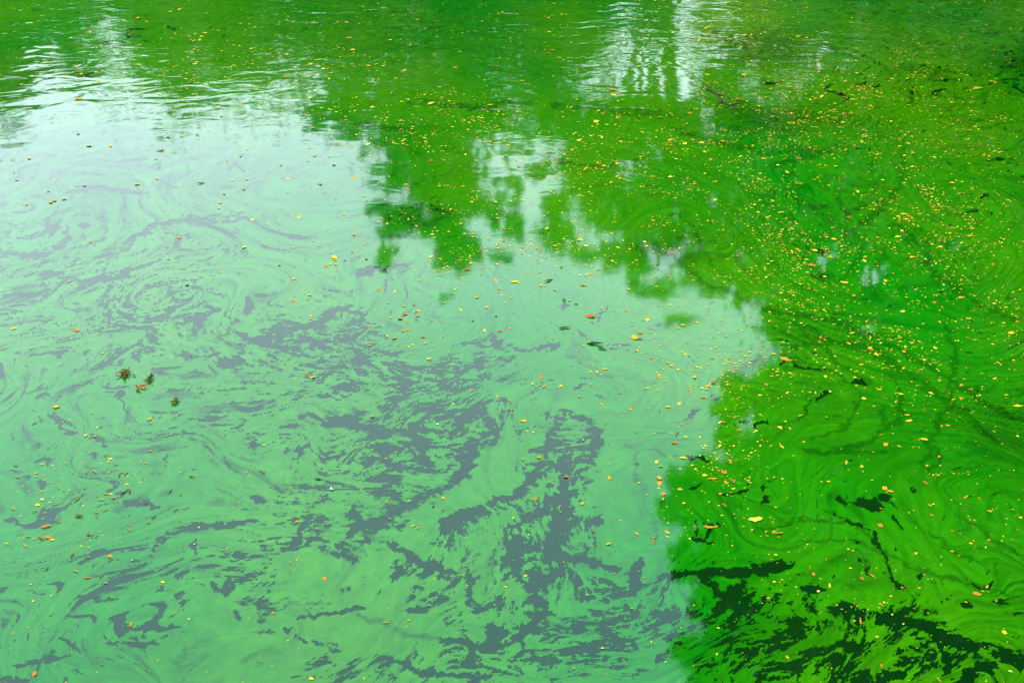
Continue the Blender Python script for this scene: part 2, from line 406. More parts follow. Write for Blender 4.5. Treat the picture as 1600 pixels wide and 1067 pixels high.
    for cx, cy, rx, ry, am in THIN:
        g = np.exp(-(((PX + 30 * ja - cx) / rx) ** 2 + ((PY + 16 * jb - cy) / ry) ** 2))
        thin = np.maximum(thin, am * g)
    thin0 = thin
    # islands and shreds
    n_is = fbm(HX * 6.0, HY * 8.5, 6, 21, 0.78)
    n_fi = fbm(MX * 17.0, MY * 25.0, 4, 23, 0.72)
    shred = 0.64 * n_is + 0.48 * n_fi
    # drawn-out lens-shaped openings
    n_le = fbm(MX * 2.2, MY * 4.6, 5, 41, 0.58)
    n_lo = fbm(X * 0.5, Y * 0.5, 2, 43)
    f_m = np.where(mot > 0.02, (shred * 1.7 + bias * 1.3) - (1 - mot) * 1.1, -2)
    n_l2 = fbm(MX * 8.0, MY * 20.0, 5, 47, 0.66)
    zl = np.exp(-(((PX - 170) / 400) ** 2 + ((PY - 480) / 280) ** 2)) + 0.7 * np.exp(-(((PX - 150) / 300) ** 2 + ((PY - 940) / 130) ** 2)) + 0.5 * np.exp(-(((PX - 1450) / 160) ** 2 + ((PY - 130) / 110) ** 2))
    zm = np.exp(-(((PX - 800) / 330) ** 2 + ((PY - 240) / 180) ** 2))
    f_l = np.maximum((n_le - 0.90 - 0.45 * n_lo) * 1.2, (n_l2 + 0.6 * n_le - 0.86) * 1.0) + 0.50 * zl - 0.6 * zm
    f_c = chan * 1.1 + 0.85 * shred - 0.08
    f = np.maximum(np.maximum(f_m, f_l), f_c)
    # specks of film drifting inside the openings
    sp = fbm(HX * 20, HY * 24, 3, 61, 0.65) + 0.35 * fbm(HX * 3, HY * 3, 2, 62)
    f = np.where(f > 0, f - np.clip((sp - 0.42) * 2.2, 0, 1.5), f)
    f = f - np.clip(sol + 0.25 + 0.12 * n_is, 0, 1) * 1.6
    veil = np.clip(fbm(HX * 3.1, HY * 3.1, 4, 111, 0.6) * 1.4 + 0.1, 0, 1)
    f_hard = f
    f = f - 0.34 * veil
    # --- colour data: r thickness, g lime tint, b streaks
    streak = fbm(WX * 2.2, WY * 12.0, 5, 71, 0.62)
    thin = thin0 * np.clip(0.55 + 0.9 * streak, 0, 1.2)
    streak2 = fbm(WX * 7.0, WY * 3.0, 4, 77, 0.6)
    hair = 1.0 - np.abs(fbm(WX * 4.0, WY * 9.0, 3, 83, 0.55)) * 5.0
    shore = np.clip((PX - 850) / 350.0, 0.25, 1.0)          # the mat under the trees is drawn out most
    hair = np.clip(hair, 0, 1) * np.clip(fbm(X * 0.9, Y * 0.9, 2, 85) * 1.5 + 0.45, 0, 1) * shore
    th = 0.86 + (0.05 + 0.24 * shore) * streak + 0.06 * streak2 - 0.38 * hair - thin - 0.14 * np.exp(-(((PX - 180) / 420) ** 2 + ((PY - 330) / 170) ** 2)) * np.clip(0.7 + 2.2 * n_le, 0, 2) + 0.05 * n_is
    stk = np.full((ny, nx), -1.6)
    stroke(STREAK, stk, 1)
    th = th - 0.42 * np.clip(stk * 1.3 + 0.45 + 0.6 * streak2, 0, 1) * np.clip(0.75 + 0.8 * streak, 0.3, 1.2)
    n_mb = fbm(WX * 2.2, WY * 7.5, 5, 121, 0.6)
    pale = np.clip(1.15 - PX / 1000.0, 0, 1) * np.clip((PY - 150) / 120.0, 0, 1)
    th = th - (0.70 - 0.35 * np.clip((PY - 620) / 300.0, 0, 1)) * pale * np.clip(n_mb * 2.2 - 0.30 - 0.3 * n_lo, 0, 0.8) * np.clip(0.55 + 2.0 * n_is, 0, 1.4)
    th = th - 0.25 * np.clip(f_hard + 0.10, 0, 0.10) / 0.10
    e01 = np.clip((f_hard + 0.02) / 0.05, 0, 1)
    th = th * (1 - e01) + (0.22 + 0.30 * np.clip(0.5 + streak2, 0, 1)) * e01
    lime = 0.5 + 0.35 * np.exp(-(((PX - 1060) / 170) ** 2 + ((PY - 640) / 150) ** 2)) + 0.3 * np.exp(-(((PX - 1150) / 190) ** 2 + ((PY - 100) / 90) ** 2)) + 0.32 * np.exp(-(((PX - 1350) / 300) ** 2 + ((PY - 150) / 150) ** 2)) + 0.42 * np.exp(-(((PX - 350) / 420) ** 2 + ((PY - 110) / 80) ** 2)) + 0.15 * np.exp(-(((PX - 800) / 300) ** 2 + ((PY - 290) / 110) ** 2)) + 0.42 * fbm(X * 0.6 + 9, Y * 0.3, 3, 95) + 0.10 * streak2  # algae's own lime; top-left patch and mottling also paint in mirrored foliage tones
    fine = fbm(HX * 22, HY * 22, 2, 99, 0.6)
    A = np.stack([np.clip(th, 0, 1), np.clip(lime, 0, 1), np.clip(0.5 + 0.35 * fine, 0, 1)], -1).astype(np.float32)
    # --- triangulate: whole cells as quads, cut cells clipped along the zero line
    Z = np.full((ny, nx), 0.0006)
    V = np.stack([X, Y, Z], -1).reshape(-1, 3).astype(np.float32); F = f.ravel().astype(np.float32); AT = A.reshape(-1, 3)
    i = (np.arange(ny - 1)[:, None] * nx + np.arange(nx - 1)[None]).ravel()
    cell = np.stack([i, i + 1, i + nx + 1, i + nx], 1)
    ins = F[cell] < 0
    cnt = ins.sum(1)
    quads = cell[cnt == 4]
    cut = cell[(cnt > 0) & (cnt < 4)]
    tri = np.concatenate([cut[:, [0, 1, 2]], cut[:, [0, 2, 3]]])
    fi = F[tri] < 0
    c = fi.sum(1)
    full = tri[c == 3]
    ev, ea, et = [], [], []
    base = len(V)
    def lerp(a, b):
        fa, fb = F[a], F[b]
        t = (fa / (fa - fb))[:, None]
        return V[a] + t * (V[b] - V[a]), AT[a] + t * (AT[b] - AT[a])
    # one corner inside
    t1 = tri[c == 1]; k = np.argmax(F[t1] < 0, 1); rr = np.arange(len(t1))
    a0 = t1[rr, k]; b0 = t1[rr, (k + 1) % 3]; c0 = t1[rr, (k + 2) % 3]
    p1, q1 = lerp(a0, b0); p2, q2 = lerp(a0, c0)
    n1 = len(t1)
    ev += [p1, p2]; ea += [q1, q2]
    et.append(np.stack([a0, base + rr, base + n1 + rr], 1)); base += 2 * n1
    # two corners inside
    t2 = tri[c == 2]; k = np.argmax(F[t2] >= 0, 1); rr = np.arange(len(t2))
    a0 = t2[rr, k]; b0 = t2[rr, (k + 1) % 3]; c0 = t2[rr, (k + 2) % 3]
    p1, q1 = lerp(b0, a0); p2, q2 = lerp(c0, a0)
    n2 = len(t2)
    ev += [p1, p2]; ea += [q1, q2]
    et.append(np.stack([b0, c0, base + rr], 1)); et.append(np.stack([c0, base + n2 + rr, base + rr], 1))
    V2 = np.concatenate([V] + ev); A2 = np.concatenate([AT] + ea)
    T2 = np.concatenate([full] + et)
    used = np.zeros(len(V2), bool); used[quads.ravel()] = True; used[T2.ravel()] = True
    remap = np.cumsum(used) - 1
    V2 = V2[used]; A2 = A2[used]; quads = remap[quads]; T2 = remap[T2]
    me = np_mesh("algae_film", V2, tris=T2, quads=quads)
    at = me.attributes.new("film", 'FLOAT_COLOR', 'POINT')
    at.data.foreach_set("color", np.concatenate([A2, np.ones((len(A2), 1), np.float32)], 1).ravel())
    m, n, l, p = new_mat("blue_green_algae")
    an = n.new("ShaderNodeAttribute"); an.attribute_name = "film"
    sep = n.new("ShaderNodeSeparateColor"); l.new(an.outputs["Color"], sep.inputs[0])
    thick = n.new("ShaderNodeValToRGB")
    e = thick.color_ramp.elements
    e[0].position = 0.0; e[0].color = (0.0003, 0.010, 0.0004, 1)
    e[1].position = 0.95; e[1].color = (0.0026, 0.070, 0.0005, 1)
    x = thick.color_ramp.elements.new(0.5); x.color = (0.0010, 0.036, 0.0005, 1)
    l.new(sep.outputs[0], thick.inputs[0])
    lm = n.new("ShaderNodeMix"); lm.data_type = 'RGBA'; lm.blend_type = 'MULTIPLY'; lm.inputs[0].default_value = 1.0
    lr = n.new("ShaderNodeValToRGB")
    lr.color_ramp.elements[0].position = 0.25; lr.color_ramp.elements[0].color = (0.45, 0.90, 0.9, 1)
    lr.color_ramp.elements[1].position = 0.85; lr.color_ramp.elements[1].color = (6.3, 1.07, 0.6, 1)
    l.new(sep.outputs[1], lr.inputs[0]); l.new(thick.outputs[0], lm.inputs[6]); l.new(lr.outputs[0], lm.inputs[7])
    # grain of the scum
    gr = n.new("ShaderNodeMapRange"); gr.inputs[3].default_value = 0.80; gr.inputs[4].default_value = 1.20; l.new(sep.outputs[2], gr.inputs[0])
    fm = n.new("ShaderNodeMix"); fm.data_type = 'RGBA'; fm.blend_type = 'MULTIPLY'; fm.inputs[0].default_value = 1.0
    l.new(lm.outputs[2], fm.inputs[6]); l.new(gr.outputs[0], fm.inputs[7])
    l.new(fm.outputs[2], p.inputs["Base Color"])
    p.inputs["Roughness"].default_value = 0.04
    p.inputs["IOR"].default_value = 1.333
    ripple_bump(n, l, p, 0.016, 0.00006)
    o = link("algae_film", me, m)
    tag(o, "thin bright green film of algae drawn into swirls over the pond", "algae", kind="stuff")
    return o, f, PX, PY

# ------------------------------------------------------------------ trees round the pond (mirrored in the water)
def leaf_mat(name, col, col2):
    m, n, l, p = new_mat(name)
    oi = n.new("ShaderNodeNewGeometry")
    mx = n.new("ShaderNodeMix"); mx.data_type = 'RGBA'
    mx.inputs[6].default_value = (*col, 1); mx.inputs[7].default_value = (*col2, 1)
    l.new(oi.outputs["Random Per Island"], mx.inputs[0])
    l.new(mx.outputs[2], p.inputs["Base Color"])
    p.inputs["Roughness"].default_value = 0.55
    tr = n.new("ShaderNodeBsdfTranslucent"); l.new(mx.outputs[2], tr.inputs[0])
    ms = n.new("ShaderNodeMixShader"); ms.inputs[0].default_value = 0.35
    l.new(p.outputs[0], ms.inputs[1]); l.new(tr.outputs[0], ms.inputs[2])
    l.new(ms.outputs[0], n["Material Output"].inputs[0])
    return m

def bark_mat():
    m, n, l, p = new_mat("bark")
    nz = n.new("ShaderNodeTexNoise"); nz.inputs["Scale"].default_value = 6; nz.inputs["Detail"].default_value = 7
    mp = n.new("ShaderNodeMapping"); mp.inputs["Scale"].default_value = (3, 3, 0.5)
    tc = n.new("ShaderNodeTexCoord"); l.new(tc.outputs["Object"], mp.inputs[0]); l.new(mp.outputs[0], nz.inputs["Vector"])
    cr = n.new("ShaderNodeValToRGB")
    cr.color_ramp.elements[0].color = (0.02, 0.015, 0.01, 1); cr.color_ramp.elements[1].color = (0.12, 0.09, 0.06, 1)
    l.new(nz.outputs[0], cr.inputs[0]); l.new(cr.outputs[0], p.inputs["Base Color"]); p.inputs["Roughness"].default_value = 0.9
    return m

def tube(path, rad, seg=8):
    P = np.array(path, float); V = []; Q = []
    for k in range(len(P)):
        d = P[min(k + 1, len(P) - 1)] - P[max(k - 1, 0)]; d /= np.linalg.norm(d) + 1e-9
        a = np.cross(d, [0, 0, 1.0] if abs(d[2]) < 0.9 else [1.0, 0, 0]); a /= np.linalg.norm(a); b = np.cross(d, a)
        for s in range(seg):
            t = 2 * math.pi * s / seg
            V.append(P[k] + rad[k] * (a * math.cos(t) + b * math.sin(t)))
    for k in range(len(P) - 1):
        for s in range(seg):
            Q.append((k * seg + s, k * seg + (s + 1) % seg, (k + 1) * seg + (s + 1) % seg, (k + 1) * seg + s))
    return np.array(V), np.array(Q)

def make_tree(base, crowns, n_leaf, leaf, mat, bark, label, category="tree", group=None, clump=None, seed=1, trunk_r=0.25, name="tree", core=2.6):
    """base (x, y, z); crowns: ellipsoids (x, y, z, rx, ry, rz) in world space that the foliage clumps fill"""
    g = np.random.default_rng(seed)
    bx, by, bz = base
    root = bpy.data.objects.new(name, None); root.location = base; COL.objects.link(root)
    tag(root, label, category, group)
    C = np.array(crowns, float); vol = (C[:, 3] * C[:, 4] * C[:, 5]) ** 0.55; top = C[np.argmax(C[:, 2])]
    nc = clump
    which = g.choice(len(C), nc, p=vol / vol.sum())
    d = g.normal(size=(nc, 3)); d /= np.linalg.norm(d, axis=1)[:, None]
    rad = g.uniform(0.1, 1.0, nc) ** 0.5
    cc = C[which, :3] + d * rad[:, None] * C[which, 3:6] * 0.92
    VV, QQ, off = [], [], 0
    tip = np.array([top[0] * 0.6 + bx * 0.4, top[1] * 0.6 + by * 0.4, top[2] + top[5] * 0.2])
    ks = np.linspace(0, 1, 7)
    bend = g.normal(size=3) * 0.35; bend[2] = 0
    tp = [np.array(base) * (1 - k) + tip * k + bend * math.sin(k * 3.1) for k in ks]
    tp[0][2] -= 0.3
    v, q = tube(tp, [trunk_r * (1.25 - 1.1 * k) for k in ks], 9); VV.append(v); QQ.append(q + off); off += len(v)
    for k in g.choice(nc, min(nc, 26), replace=False):
        e = cc[k]; s0 = tp[0] + (tip - tp[0]) * min(max((e[2] - bz) / (tip[2] - bz) * 0.62, 0.18), 0.9)
        m1 = s0 * 0.55 + e * 0.45 + np.array([0, 0, 0.10 * np.linalg.norm(e - s0)])
        r0 = trunk_r * 0.34
        v, q = tube([s0, m1, e], [r0, r0 * 0.55, r0 * 0.15], 5); VV.append(v); QQ.append(q + off); off += len(v)
    me = np_mesh("trunk", np.concatenate(VV) - np.array(base), quads=np.concatenate(QQ))
    link("trunk", me, bark, root)
    # leaves: fine ones all through each clump, leaf bunches towards the inside of the crown
    cl = g.integers(0, nc, n_leaf)
    inner = g.uniform(0, 1, n_leaf) < 0.35
    R3 = C[which[cl], 3:6]
    sd = g.normal(size=(nc, 3)); sd[:, 2] *= 0.6; sd /= np.linalg.norm(sd, axis=1)[:, None]
    along = g.normal(size=n_leaf)
    r = sd[cl] * along[:, None] * (R3 * 0.26 + 0.05) + g.normal(size=(n_leaf, 3)) * (R3 * 0.07 + 0.03)
    p = cc[cl] + r
    # bunches are pulled inwards
    p = np.where(inner[:, None], C[which[cl], :3] + (p - C[which[cl], :3]) * 0.70, p)
    sz = leaf * g.uniform(0.6, 1.25, n_leaf) * np.where(inner, core, 1.0)
    ax = g.normal(size=(n_leaf, 3)); ax[:, 2] -= 0.5; ax /= np.linalg.norm(ax, axis=1)[:, None]
    bx_ = np.cross(ax, g.normal(size=(n_leaf, 3))); bx_ /= np.linalg.norm(bx_, axis=1)[:, None] + 1e-9
    nrm = np.cross(ax, bx_)
    v0 = p - ax * sz[:, None] * 0.5; v2 = p + ax * sz[:, None] * 0.55
    v1 = p + bx_ * sz[:, None] * 0.32 + nrm * sz[:, None] * 0.06; v3 = p - bx_ * sz[:, None] * 0.32 + nrm * sz[:, None] * 0.06
    V = np.stack([v0, v1, v2, v3], 1).reshape(-1, 3) - np.array(base)
    me = np_mesh("crown", V, quads=np.arange(n_leaf * 4).reshape(-1, 4))
    link("crown", me, mat, root)
    return root

def polar(az, d):
    return d * math.sin(R(az)), d * math.cos(R(az))

def bough(px, py, d, rx, ry, depth=1.0):
    """a bough of foliage d metres away whose mirror image is seen in the pond about (px, py)"""
    a = (px - 800) / FPX; b = (533.5 - py) / FPX
    fx, fy, fz = a, cP + b * sP, sP - b * cP
    h = math.hypot(fx, fy); k = d / h
    rng_ = d * math.hypot(h, fz) / h
    m = rng_ / FPX
    x, y, z = fx * k, fy * k, fz * k - CAM_H
    rxm, rzm = rx * m, ry * m / math.cos(math.atan2(fz, h)) * 0.95
    return (x, y, z, rxm, max(min(rxm, rzm * 3), 0.3) * depth, rzm)

def ragged(lst, d, seed, k=5):
    """boughs with smaller side sprays all round, so that no outline stays round"""
    g = random.Random(seed); out = []
    for a, b, c, e in lst:
        out.append(bough(a, b, d, c * 0.84, e * 0.84))
        for j in range(k):
            t = g.uniform(0, 6.283); q = g.uniform(0.26, 0.46); f = g.uniform(0.6, 0.98)
            out.append(bough(a + c * f * math.cos(t), b + e * f * math.sin(t), d * g.uniform(0.95, 1.05), c * q * g.uniform(0.6, 1.4), e * q * g.uniform(0.5, 1.0)))
    return out

def build_trees():
    bark = bark_mat()
    dark = leaf_mat("dark_foliage", (0.014, 0.04, 0.008), (0.035, 0.08, 0.014))
    mid = leaf_mat("mid_foliage", (0.02, 0.06, 0.008), (0.05, 0.10, 0.014))
    lime = leaf_mat("yellowing_foliage", (0.10, 0.13, 0.015), (0.22, 0.20, 0.03))
    # far row: azimuth, distance, height in the mirror of the crown's top (photo px), half width
    far = [(-41, 58, 185, 6.5, dark, "tall dark tree farthest left on the far bank, mirrored in the top left corner"),
           (-33.5, 56, 182, 6.6, mid, "broad green tree, second from the left on the far bank"),
           (-27.6, 55, 186, 4.4, dark, "dark rounded tree, third from the left on the far bank"),
           (-18.4, 57, 180, 4.4, mid, "lighter green tree, fourth from the left on the far bank"),
           (-14.6, 54, 165, 5.6, mid, "lower green tree, fifth from the left on the far bank"),
           (-9.2, 55, 178, 5.4, dark, "dark tree mirrored left of the top centre of the pond"),
           (-3.6, 53, 190, 5.6, dark, "dark tall tree mirrored at the top centre of the pond"),
           (1.8, 56, 205, 5.4, dark, "dark tall tree mirrored just right of the top centre"),
           (14.6, 60, 165, 4.8, lime, "low yellowing tree mirrored beside the white sky gap at the top"),
           (-23.2, 72, 150, 3.6, mid, "sparse distant tree mirrored in the top left sky gap"),
           (5.4, 72, 95, 3.0, mid, "slight sparse tree mirrored left of the small distant tree"),
           (11.2, 70, 100, 2.6, lime, "slight yellowing tree mirrored right of the small distant tree"),
           (8.2, 66, 70, 2.6, mid, "small distant tree mirrored between white sky gaps at the top"),
           (20.0, 54, 260, 5.6, mid, "tall green tree right of the yellowing one on the far bank"),
           (26, 52, 300, 6.5, dark, "tall dark tree mirrored in the top right corner"),
           (34, 50, 330, 7.0, mid, "tall green tree beyond the top right corner of the pond"),
           (43, 50, 330, 7.5, dark, "dark tree farthest right on the far bank")]
    for k, (az, d, py, hw, m, lab) in enumerate(far):
        x, y = polar(az, d)
        b = (533.5 - py) / FPX
        el = math.atan2((sP - b * cP) * math.cos(R(az)), cP + b * sP)
        top = d * math.tan(el) - CAM_H + 0.7
        cr = [(x, y, top * 0.64, hw * 0.9, hw * 0.9, top * 0.40), (x - hw * 0.45, y - 1, top * 0.36, hw * 0.75, hw * 0.8, top * 0.3), (x + hw * 0.45, y, top * 0.42, hw * 0.7, hw * 0.7, top * 0.3),
              (x, y, top * 0.25, hw * 0.8, hw * 0.8, top * 0.22)]
        make_tree((x, y, 1.0), cr, 16000 if d < 65 else (7000 if az < 0 else 4200), 0.34, m, bark, lab, group="trees on the far bank", clump=220, seed=100 + k, trunk_r=0.3, core=2.4)
    # middle trees whose mirrored tops reach into the middle of the picture
    d = 30
    make_tree((*polar(-5.0, 43), 1.0),
              ragged([(700, 300, 65, 70), (690, 250, 75, 60), (715, 380, 48, 42), (625, 345, 48, 24), (600, 328, 34, 8), (640, 285, 45, 12), (600, 292, 28, 5), (660, 215, 70, 35), (560, 198, 75, 5), (590, 225, 30, 5), (780, 330, 18, 30), (690, 412, 14, 10), (600, 400, 14, 12), (700, 462, 8, 6), (740, 180, 120, 40), (800, 345, 26, 34), (835, 208, 34, 8), (795, 290, 24, 22), (862, 330, 22, 22), (780, 400, 20, 10), (815, 235, 30, 8), (560, 180, 90, 14), (480, 165, 60, 8), (660, 170, 120, 40), (560, 240, 30, 4), (545, 215, 40, 4), (620, 265, 60, 10)], d, 27),
              40000, 0.14, dark, bark, "slim tree whose mirrored crown hangs into the pale sky left of centre", clump=600, seed=300, trunk_r=0.28, core=2.2)
    make_tree((*polar(7.0, 41), 1.0),
              ragged([(930, 300, 75, 70), (880, 375, 45, 42), (960, 240, 100, 60), (1000, 340, 60, 55), (1060, 300, 90, 100), (945, 400, 40, 22), (1020, 445, 38, 22), (1100, 420, 60, 45), (1060, 498, 34, 7), (1000, 180, 160, 45), (840, 265, 22, 12), (1090, 230, 90, 70), (1185, 210, 80, 80), (1130, 300, 70, 60), (1115, 370, 55, 45), (1150, 430, 40, 40), (1000, 300, 60, 60), (1200, 310, 80, 80), (1150, 370, 60, 60), (985, 400, 40, 40), (1130, 140, 70, 50), (905, 200, 80, 60)], d, 18),
              70000, 0.14, mid, bark, "spreading tree whose mirrored crown ends in ragged tips above the centre", clump=1000, seed=301, trunk_r=0.3, core=2.2)
    # the big tree leaning over the right shore
    d = 13
    B = [(1350, 560, 150, 120), (1500, 700, 200, 160), (1330, 760, 190, 130), (1270, 900, 170, 110), (1310, 1050, 220, 130), (1500, 940, 230, 170), (1560, 480, 180, 140), (1420, 360, 170, 130), (1250, 430, 130, 100),
         (1245, 560, 48, 55), (1160, 620, 42, 34), (1175, 670, 40, 26), (1190, 730, 60, 50), (1105, 770, 52, 48), (1115, 840, 50, 50), (1120, 905, 45, 35), (1140, 985, 70, 45), (1105, 1060, 50, 40), (1085, 748, 34, 14), (1062, 800, 24, 30), (1150, 606, 34, 10), (1135, 640, 26, 9), (1068, 870, 20, 16), (1200, 690, 30, 30), (1120, 930, 26, 12), (1075, 1010, 24, 12), (1262, 510, 55, 60), (1235, 625, 60, 50), (1190, 785, 60, 50), (1175, 830, 40, 40), (1240, 790, 60, 50), (1130, 800, 60, 60), (1140, 880, 60, 50), (1160, 930, 60, 50), (1130, 1030, 60, 60), (1280, 590, 50, 50), (1215, 600, 30, 30), (1390, 490, 80, 60), (1430, 520, 60, 50), (1245, 690, 60, 40), (1280, 1180, 230, 90), (1600, 1100, 200, 140), (1700, 800, 200, 200), (1700, 500, 160, 160)]
    make_tree((12.8, 12.5, 0.5), ragged(B, d, 5, 4),
              170000, 0.10, mid, bark, "big spreading tree leaning over the right shore, mirrored in deep green", clump=1500, seed=401, trunk_r=0.55, core=3.2)
    d = 20
    B = [(1300, 300, 150, 100), (1480, 260, 180, 110), (1600, 330, 160, 120), (1350, 190, 150, 70), (1560, 170, 170, 80), (1720, 250, 150, 120), (1200, 330, 90, 70)]
    make_tree((15.5, 19.0, 0.8), [bough(a, b, d, c, e) for a, b, c, e in B], 36000, 0.16, dark, bark,
              "dark tree behind the big one on the right shore", clump=300, seed=402, trunk_r=0.4, core=2.6)

# ------------------------------------------------------------------ floating leaves
def blade_mesh(name, length, width, tip, cup, curl, n=5, seed=0):
    """one leaf: two rows of cells either side of the midrib, cupped and curled, length along X"""
    g = np.random.default_rng(seed)
    V, Q, T = [], [], []
    for k in range(n + 1):
        t = k / n
        w = width * 0.5 * (math.sin(math.pi * min(max(t, 0.02), 0.985) ** tip)) ** 0.75
        x = (t - 0.5) * length; z = curl * (2 * t - 1) ** 2 + 0.0015
        j1, j2 = g.uniform(0.62, 1.2, 2)
        V += [(x, w * j1, z + cup * (w * j1) / width), (x, 0, z), (x, -w * j2, z + cup * (w * j2) / width)]
    for k in range(n):
        a = 3 * k
        Q += [(a, a + 1, a + 4, a + 3), (a + 1, a + 2, a + 5, a + 4)]
    return np_mesh(name, V, quads=Q)

def stalk_mesh(name, length, rise):
    v, q = tube([(0, 0, 0.0), (length * 0.5, 0.002, rise * 0.35), (length, -0.002, rise)], [0.0011, 0.0009, 0.0007], 5)
    return np_mesh(name, v, quads=q)

def colour_mat(name, col, rough=0.8, var=0.22):
    m, n, l, p = new_mat(name)
    oi = n.new("ShaderNodeObjectInfo")
    hs = n.new("ShaderNodeHueSaturation"); hs.inputs["Color"].default_value = (*col, 1)
    mh = n.new("ShaderNodeMapRange"); mh.inputs[3].default_value = 0.485; mh.inputs[4].default_value = 0.515; l.new(oi.outputs["Random"], mh.inputs[0])
    mv = n.new("ShaderNodeMath"); mv.operation = 'FRACT'; mm = n.new("ShaderNodeMath"); mm.operation = 'MULTIPLY'; mm.inputs[1].default_value = 7.31
    l.new(oi.outputs["Random"], mm.inputs[0]); l.new(mm.outputs[0], mv.inputs[0])
    mr = n.new("ShaderNodeMapRange"); mr.inputs[3].default_value = 1 - var; mr.inputs[4].default_value = 1 + var; l.new(mv.outputs[0], mr.inputs[0])
    l.new(mh.outputs[0], hs.inputs["Hue"])
    nz = n.new("ShaderNodeTexNoise"); nz.inputs["Scale"].default_value = 90; nz.inputs["Detail"].default_value = 3
    tc = n.new("ShaderNodeTexCoord"); l.new(tc.outputs["Object"], nz.inputs["Vector"])
    mu = n.new("ShaderNodeMath"); mu.operation = 'MULTIPLY'
    m3 = n.new("ShaderNodeMapRange"); m3.inputs[1].default_value = 0.3; m3.inputs[2].default_value = 0.7; m3.inputs[3].default_value = 0.65; m3.inputs[4].default_value = 1.2
    l.new(nz.outputs[0], m3.inputs[0]); l.new(mr.outputs[0], mu.inputs[0]); l.new(m3.outputs[0], mu.inputs[1]); l.new(mu.outputs[0], hs.inputs["Value"])
    l.new(hs.outputs[0], p.inputs["Base Color"])
    p.inputs["Roughness"].default_value = rough
    p.inputs["Specular IOR Level"].default_value = 0.12
    return m

MAT = {}
def leaf_materials():
    MAT["yellow"] = colour_mat("yellow_leaf", (0.26, 0.145, 0.003))
    MAT["amber"] = colour_mat("amber_leaf", (0.25, 0.095, 0.002))
    MAT["orange"] = colour_mat("orange_leaf", (0.2, 0.052, 0.002))
    MAT["brown"] = colour_mat("brown_leaf", (0.09, 0.028, 0.003))
    MAT["straw"] = colour_mat("straw_leaf", (0.2, 0.12, 0.015))
    MAT["green"] = colour_mat("dark_green_leaf", (0.004, 0.018, 0.002))
    MAT["olive"] = colour_mat("olive_leaf", (0.034, 0.034, 0.0015))
    MAT["tan"] = colour_mat("tan_leaf", (0.22, 0.135, 0.012))
    MAT["twig"] = colour_mat("wet_twig", (0.012, 0.008, 0.005))
    MAT["white"] = colour_mat("white_fluff", (0.45, 0.45, 0.43))

BLADES = {}
def blade(kind, k, mat):
    """shared blade meshes of unit length (1 m), scaled per leaf"""
    key = (kind, k, mat)
    if key not in BLADES:
        if kind == "round":
            me = blade_mesh("round_leaf", 1.0, 0.80, 0.85, 0.12, [0.04, 0.08, 0.03, 0.10][k % 4], 5, k)
        elif kind == "oval":
            me = blade_mesh("oval_leaf", 1.0, 0.52, 0.9, 0.12, [0.03, 0.06, 0.05, 0.08][k % 4], 5, 10 + k)
        elif kind == "slender":
            me = blade_mesh("slender_leaf", 1.0, 0.17, 1.0, 0.25, [0.02, 0.05, 0.03, 0.06][k % 4], 5, 20 + k)
        else:
            me = blade_mesh("lance_leaf", 1.0, 0.26, 0.85, 0.2, 0.05, 6, 30 + k)
        me.materials.append(MAT[mat])
        BLADES[key] = me
    return BLADES[key]

LIFT = 0.0022
def put_leaf(px, py, kind, size_px, mat, label, group=None, rot=None, tilt=0.15, name="fallen_leaf", stalk=False, k=None):
    x, y = ground(px, py); L = size_px * mm_per_px(px, py)
    k = random.randrange(4) if k is None else k
    o = bpy.data.objects.new(name, blade(kind, k, mat)); COL.objects.link(o)
    o.location = (float(x), float(y), LIFT)
    o.scale = (L, L, L)
    o.rotation_euler = (random.uniform(-tilt, tilt), random.uniform(-tilt, tilt), random.uniform(0, 6.28) if rot is None else R(rot))
    tag(o, label, "leaf", group)
    if stalk:
        if "stalk" not in BLADES:
            BLADES["stalk"] = stalk_mesh("leaf_stalk", 0.03, 0.012); BLADES["stalk"].materials.append(MAT["twig"])
        s = bpy.data.objects.new("leaf_stalk", BLADES["stalk"]); COL.objects.link(s); s.parent = o
        s.scale = (1 / L, 1 / L, 1 / L); s.location = (0.46, 0, 0.02)
    return o

